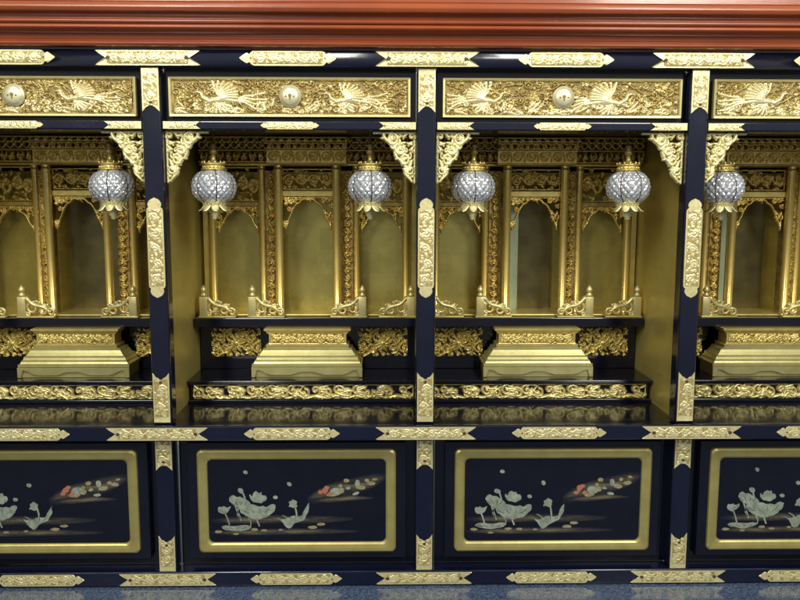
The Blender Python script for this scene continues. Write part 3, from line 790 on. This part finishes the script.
arch_s = arch_mesh(.098, .060, 72, 2.2)
fz_c = frieze_vine(.110, .046, 73, 4, .0055, pitch=.011)
fz_s = frieze_vine(.098, .076, 74, 4, .0055, pitch=.012)
def strip_mesh():
    rng = random.Random(75); c = Carve(.024, .318, .0008)
    t = np.linspace(0, 1, 120); c.stroke(np.c_[.005*np.sin(t*2*PI*9), -.157+t*.314], .0016, .0016, .004)
    for k in range(18):
        z = -.157+(k+.5)*.314/18; sg = 1 if k % 2 else -1
        c.spiral(sg*.0025, z, .0066, 1.3, rng.random()*6, sg, .0045, w=.25)
        for q in range(3): c.leaf(-sg*.003, z, rng.random()*6.3, .009, .0018, .0042, sg)
    return c.mesh('carved_strip', through=.0006, depth=.003, jitter=.0003, seed=5)
strip_me = strip_mesh()
def brackets(W, y, rows, pitch, z0, rowh, step):
    """tiers of little bracket arms: blocks and rounded bearing arms, each tier further forward"""
    bm = bmesh.new(); n = int(W/pitch)
    for r in range(rows):
        yy = y-step*r; z = z0+rowh*r
        box(bm, -W/2, W/2, yy+.004, y+.02, z, z+rowh*.30, .0004)
        for k in range(n+(r % 2)):
            x = -W/2+(k+(.5 if r % 2 == 0 else 0))*W/n
            box(bm, x-pitch*.27, x+pitch*.27, yy-.004, yy+.012, z+rowh*.62, z+rowh*.98, .0006)
            pts = [(x+pitch*.36*math.cos(a), z+rowh*.62-.75*rowh*.42*math.sin(a)) for a in np.linspace(0, PI, 9)]
            prism(bm, pts, yy-.001, yy+.010)
            lathe(bm, [(.0002, .004), (pitch*.16, .003), (pitch*.2, 0)], 8, x, yy-.004, z+rowh*.35)
    return bm
brk_wide = bpy.data.meshes.new('bracket_tier'); b_ = brackets(.472, .320, 4, .0205, .0755, .0138, .012); b_.to_mesh(brk_wide); b_.free()
brk_mid = bpy.data.meshes.new('bracket_tier'); b_ = brackets(.176, .276, 2, .0165, .1025, .0130, .010); b_.to_mesh(brk_mid); b_.free()
c = Carve(.172, .0305, .0008); rng = random.Random(81)
for k in range(6):
    x = -.0715+k*.0286; t = np.linspace(0, 2*PI, 24)
    c.stroke(np.c_[x+.0085*np.cos(t), .001+.0085*np.sin(t)], .0016, .0016, .0028)
    c.spiral(x, .001, .005, 1.2, k, 1, .0026)
    for q in range(3): c.leaf(x+.0143, -.010+q*.008, 1.2+q*.5, .009, .0018, .0026, .6)
c.stroke([(-.086, .0145), (.086, .0145)], .0016, .0016, .0022); c.stroke([(-.086, -.0145), (.086, -.0145)], .0016, .0016, .0022)
porch_me = c.mesh('porch_beam', jitter=.0003, ground=-1)
def canopy_mesh(W, H, seed):
    rng = random.Random(seed); c = Carve(W, H, .0008)
    n = int(W/.0172); p = W/n; t = np.linspace(0, 2*PI, 20)
    for k in range(n):
        x = -W/2+(k+.5)*p
        c.stroke(np.c_[x+.0068*np.cos(t), H*.17+.0068*np.sin(t)], .0017, .0017, .005)          # rings
        c.stamp(x+p/2, H*.17, .0030, .0065)
        c.stroke(np.c_[x+p*.52*np.cos(t[:11]), H*.40-.0075*np.sin(t[:11])], .0018, .0018, .0065) # hanging arcs
        c.leaf(x, -H*.12, -PI/2-.5*(-1)**k, .013, .0028, .0062, (-1)**k*.9)
        c.leaf(x+p*.4, -H*.10, -PI/2+.6*(-1)**k, .012, .0024, .0055, -(-1)**k*.9)
        c.spiral(x+p*.2, -H*.33, .0066, 1.3, rng.random()*6, (-1)**k, .0058, w=.26)
    for z, r in ((H/2-.0016, .0019), (-H*.03, .0016), (-H/2+.0016, .0018)): c.stroke([(-W/2, z), (W/2, z)], r, r, .0042)
    return c.mesh('canopy_carving', through=.0006, depth=.003, jitter=.0004, seed=seed)
canopy_wide, canopy_mid = canopy_mesh(.472, .0560, 83), canopy_mesh(.176, .0270, 84)
col_prof = lambda r, h: [(r*1.35, 0), (r*1.35, .004), (r*1.15, .007), (r, .009), (r, h-.014), (r*1.2, h-.012), (r*1.2, h-.009), (r, h-.007), (r*1.28, h-.001), (r*1.28, h)]
def column_mesh(r, h):
    bm = bmesh.new(); lathe(bm, col_prof(r, h), 20)
    bmesh.ops.recalc_face_normals(bm, faces=bm.faces)
    me = bpy.data.meshes.new('column'); bm.to_mesh(me); bm.free()
    return me
col_in, col_out = column_mesh(.0088, .331), column_mesh(.0078, .331)

def make_shrine():
    root = empty('shrine_facade', (0, 0, ZS))
    D = lambda z: z-ZS
    for xx, yy, me in ((.063,.272,col_in),(.105,.312,col_out),(.2160,.312,col_out)):
        for s_ in (-1, 1):
            o = link('column', me, M['colgold'], root, (s_*xx, yy, .0003), True)
    for s_ in (-1, 1):
        bm = bmesh.new(); box(bm, s_*.234-.0055, s_*.234+.0055, .318, .345, 0.0003, D(.0745), .001)
        from_bm('pilaster', bm, M['gold'], root)
    def b(name, m, x0, x1, y0, y1, z0, z1, bev=.0008):
        bm = bmesh.new(); box(bm, x0, x1, y0, y1, D(z0), D(z1), bev); return from_bm(name, bm, m, root)
    # porch beam over the centre
    bm = bmesh.new(); box(bm, -.0865, .0865, .2620, .290, D(.0715), D(.1020), .0008)
    pb = from_bm('porch_beam', bm, M['canopygold'], root)
    o = link('porch_carving', porch_me, [M['canopygold']]*3, pb, (0, .2618, D(.0868)))
    link('bracket_tier', brk_mid, M['gold'], root, (0, 0, D(0)))
    link('bracket_tier', brk_wide, M['goldold'], root, (0, 0, D(0)))
    link('canopy_carving', canopy_wide, M['canopygold'], root, (0, .2800, D(.1040)))
    link('canopy_carving', canopy_mid, M['canopygold'], root, (0, .2555, D(.1165)))
    b('entablature', M['canopygold'], -.2395, .2395, .300, .345, .0705, .0755)
    # centre bay
    b('tie_beam', M['gold'], -.0560, .0560, .2760, .2900, .0030, .0150)
    link('carved_frieze', fz_c, M['canopygold'], root, (0, .284, D(.0400)))
    link('carved_arch', arch_c, M['canopygold'], root, (0, .284, D(.0025-.037)))
    for s_ in (-1, 1):
        link('carved_strip', strip_me, M['canopygold'], root, (s_*.084, .302, D(-.2600+.160)))
        b('jamb', M['goldold'], s_*.084-.0135, s_*.084+.0135, .3065, .3300, -.2600, .0600)
        xm = s_*.1605
        b('tie_beam', M['goldold'], xm-.0475, xm+.0475, .3150, .3280, -.0190, -.0095)
        link('carved_frieze', fz_s, M['canopygold'], root, (xm, .322, D(.0300)))
        link('carved_arch', arch_s, M['canopygold'], root, (xm, .322, D(-.0195-.030)))
        b('back_panel', M['goldback'], s_*.1685-.0700, s_*.1685+.0700, .372, .380, -.2600, .0600)
    b('back_panel', M['goldback'], -.0975, .0975, .380, .388, -.2600, .0600)
    b('plinth', M['gold'], -.2395, .2365, .2640, .395, -.2604, -.2560)
    return root
sh0 = make_shrine()
labels = ['gilded columned shrine facade '+n_ for n_ in niche]
shr = [sh0]+[copy_tree(sh0) for _ in BAYS[1:]]
for i, x in enumerate(BAYS):
    s_ = shr[i]
    s_.location = (x+.004, -.012, -.2490); tag(s_, labels[i], 'shrine', 'gilded shrine facades in the niches')
    if i in (0, 2, 3):      # these three get a dark centre panel, two of them a pale green strip
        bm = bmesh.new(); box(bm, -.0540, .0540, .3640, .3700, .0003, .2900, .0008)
        dk = from_bm('dark_centre_panel', bm, M['darkpanel'], s_)
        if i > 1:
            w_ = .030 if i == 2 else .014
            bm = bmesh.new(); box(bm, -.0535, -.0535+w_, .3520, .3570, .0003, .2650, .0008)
            from_bm('pale_strip', bm, M['palestrip'], s_)

# ------------------------------------------------------------------ hanging lanterns
def make_lantern():
    root = empty('hanging_lantern')
    bm = bmesh.new()
    prof = [(.012+.031*0, .0)]
    prof = []
    for k in range(25):
        a = -PI/2*.86+PI*.86*k/24
        prof.append((.0445*math.cos(a)**.72, .0335*math.sin(a)))
    N, R_ = 168, 56; rings = []
    for q in range(R_+1):
        a = -PI/2*.86+PI*.86*q/R_; r0, z0 = .0412*math.cos(a)**.72, .0330*math.sin(a)
        ring = []
        for k in range(N):
            th = 2*PI*k/N
            lob = 1-.09*(1-abs(math.cos(3*th)))
            d = abs(math.sin(10.5*th+7*a))*abs(math.sin(10.5*th-7*a))
            rr = r0*lob+.0024*d*math.cos(a)**.5*(.75+.5*random.random())
            ring.append(bm.verts.new((rr*math.cos(th), rr*math.sin(th), z0)))
        rings.append(ring)
    for q, w_ in zip(rings, rings[1:]):
        for k in range(N): bm.faces.new((q[k], q[(k+1)%N], w_[(k+1)%N], w_[k]))
    bm.faces.new(rings[0]); bm.faces.new(rings[-1])
    g = from_bm('globe', bm, M['globe'], root, (0, 0, .0195), False)
    for k in range(6):
        a = 2*PI*(k+.5)/6; bm = bmesh.new()
        tube(bm, [((r*.860+.0004)*math.cos(a), (r*.860+.0004)*math.sin(a), z) for r, z in prof], .0009, 6)
        from_bm('rib', bm, M['patina'], g, (0, 0, 0), True)
    bm = bmesh.new()
    lathe(bm, [(.0150,.0505),(.0215,.0507),(.0240,.0518),(.0240,.0532),(.0205,.0542),(.0196,.0585),(.0196,.0605),(.0222,.0618),(.0222,.0634),(.0185,.0645),(.0095,.0662),(.0065,.0690),(.0046,.0730),(.0045,.0800)], 32)
    for k in range(20):
        a = 2*PI*k/20
        lathe(bm, [(.0002,.0020),(.0016,.0014),(.0021,0),(.0016,-.0014),(.0002,-.0020)], 6, .0203*math.cos(a), .0203*math.sin(a), .0566)
    for k in range(12):
        a = 2*PI*k/12
        lathe(bm, [(.0002,.0058),(.0012,.0040),(.0026,.0012),(.0012,0)], 6, .0212*math.cos(a), .0212*math.sin(a), .0632)
    cp = from_bm('cap', bm, M['gold'], root, (0,0,0), True)
    bm = bmesh.new()
    lathe(bm, [(.0046,.0795),(.0075,.0830),(.0085,.0865),(.0060,.0905),(.0032,.0925),(.0062,.0950),(.0068,.0985),(.0045,.1020),(.0015,.1050),(.0012,.1065)], 16)
    from_bm('finial', bm, M['golddark'], cp, (0,0,0), True)
    bm = bmesh.new()
    for k in range(6):     # short chain up to the niche ceiling
        z = .1085+k*.0040; t = np.linspace(0, 2*PI, 11)
        tube(bm, [(.0017*math.cos(q)*(1 if k % 2 else 0), .0017*math.cos(q)*(0 if k % 2 else 1), z+.0030*math.sin(q)) for q in t], .0006, 5)
    from_bm('chain', bm, M['golddark'], root, (0,0,0), True)
    # gold leaf skirt under the globe
    bm = bmesh.new()
    lathe(bm, [(.0135,-.0105),(.0235,-.0092),(.0245,-.0110),(.0200,-.0135),(.0175,-.0175),(.0190,-.0200),(.0165,-.0235),(.0125,-.0280),(.0080,-.0320),(.0088,-.0345),(.0050,-.0380),(.0056,-.0405),(.0030,-.0435),(.0008,-.0450)], 28)
    for k in range(16):
        a = 2*PI*k/16
        lathe(bm, [(.0002,.0018),(.0015,.0012),(.0019,0),(.0015,-.0012),(.0002,-.0018)], 6, .0205*math.cos(a), .0205*math.sin(a), -.0140)
    from_bm('lower_cup', bm, M['goldpale'], root, (0,0,0), True)
    for k in range(8):
        a = 2*PI*(k+.25)/8; bm = bmesh.new()
        ca, sa = math.cos(a), math.sin(a); rows = []
        for t in np.linspace(0, 1, 8):
            r = .0165+.011*t+.003*t*t; z = -.0120-.0080*t-.0110*t*t+(.020*max(0, t-.75)); w = .0078*math.sin(PI*(.28+.66*t))
            rows.append([(r*ca-w*u*sa, r*sa+w*u*ca, z-.0015*abs(u)) for u in (-1, -.5, 0, .5, 1)])
        vs = [[bm.verts.new(p) for p in row] for row in rows]
        vb = [[bm.verts.new((p[0]-.0010*ca, p[1]-.0010*sa, p[2]-.0008)) for p in row] for row in rows]
        for A, rev in ((vs, 0), (vb, 1)):
            for q, w_ in zip(A, A[1:]):
                for j in range(4): bm.faces.new((q[j], q[j+1], w_[j+1], w_[j]))
        for j in range(4):
            bm.faces.new((vs[-1][j], vs[-1][j+1], vb[-1][j+1], vb[-1][j])); bm.faces.new((vs[0][j], vs[0][j+1], vb[0][j+1], vb[0][j]))
        for q in range(7):
            for j in (0, 4): bm.faces.new((vs[q][j], vs[q+1][j], vb[q+1][j], vb[q][j]))
        from_bm('petal', bm, M['goldpale'], root, (0,0,0), True)
    return root
lan0 = make_lantern()
LAN = [(-.6015, 'crystal globe lantern with gold cap hanging just left of the leftmost post'),
       (-.4061, 'crystal globe lantern with gold cap hanging just right of the leftmost post'),
       (-.1054, 'crystal globe lantern with gold cap hanging just left of the middle post'),
       (.0942, 'crystal globe lantern with gold cap hanging just right of the middle post'),
       (.3963, 'crystal globe lantern with gold cap hanging just left of the rightmost post'),
       (.5805, 'crystal globe lantern with gold cap hanging just right of the rightmost post')]
for i, (x, lb) in enumerate(LAN):
    o = lan0 if i == 0 else copy_tree(lan0)
    o.location = (x, .065, .0115); o.rotation_euler = (random.uniform(-.02, .02), random.uniform(-.025, .025), random.random()*6)
    tag(o, lb, 'lantern', 'crystal lanterns hanging in the niches')

# ------------------------------------------------------------------ world, lamps, camera
w = bpy.data.worlds.new('World'); scene.world = w; w.use_nodes = True
nt = w.node_tree; bg = nt.nodes['Background']
tc = nt.nodes.new('ShaderNodeTexCoord'); sep = nt.nodes.new('ShaderNodeSeparateXYZ'); nt.links.new(tc.outputs['Generated'], sep.inputs[0])
cr = nt.nodes.new('ShaderNodeValToRGB'); nt.links.new(sep.outputs['Z'], cr.inputs['Fac'])
mr = nt.nodes.new('ShaderNodeMapRange'); mr.inputs['From Min'].default_value = -1; nt.links.new(sep.outputs['Z'], mr.inputs['Value']); nt.links.new(mr.outputs['Result'], cr.inputs['Fac'])
e = cr.color_ramp.elements; e[0].position = .30; e[0].color = (.10,.10,.11,1); e[1].position = .55; e[1].color = (.54,.545,.52,1)
nt.links.new(cr.outputs['Color'], bg.inputs['Color']); bg.inputs['Strength'].default_value = .85

def area(name, loc, target, sx, sy, power, colr):
    l = bpy.data.lights.new(name, 'AREA'); l.shape = 'RECTANGLE'; l.size = sx; l.size_y = sy; l.energy = power; l.color = colr
    o = bpy.data.objects.new(name, l); col.objects.link(o); o.location = loc
    o.rotation_euler = (Vector(target)-Vector(loc)).to_track_quat('-Z', 'Y').to_euler()
    return o
area('ceiling_lamp', (.90, -1.5, 1.28), (.25, 0, -.1), .30, 1.1, 29, (1, .985, .90))
area('ceiling_lamp', (-.70, -1.5, 1.28), (-.25, 0, -.1), .30, 1.1, 29, (1, .985, .90))
area('fill_lamp', (1.55, -2.9, 1.25), (.2, 0, 0), 1.0, .35, 21, (1, .98, .90))  # unseen fill pair added behind the camera to brighten the niche interiors
area('fill_lamp', (-1.55, -2.9, 1.25), (-.2, 0, 0), 1.0, .35, 21, (1, .98, .90))

cam = bpy.data.cameras.new('Camera'); co_ = bpy.data.objects.new('Camera', cam); col.objects.link(co_)
cam.sensor_width = 36; cam.lens = 780/800*36; cam.clip_start = .02; cam.clip_end = 100
yaw, pit, rol = .0175, .1234, .0019
f = Vector((math.sin(yaw)*math.cos(pit), math.cos(yaw)*math.cos(pit), -math.sin(pit)))
r = Vector((math.cos(yaw), -math.sin(yaw), 0)); u = r.cross(f)
r2 = r*math.cos(rol)+u*math.sin(rol); u2 = -r*math.sin(rol)+u*math.cos(rol)
mw = Matrix((( r2.x, u2.x, -f.x, -.0737), (r2.y, u2.y, -f.y, -1.4603), (r2.z, u2.z, -f.z, 0), (0, 0, 0, 1)))
co_.matrix_world = mw
scene.camera = co_
vs = scene.view_settings; vs.view_transform = 'Standard'; vs.look = 'None'; vs.gamma = 1; vs.exposure = 0
scene.render.resolution_x, scene.render.resolution_y = 1024, 768
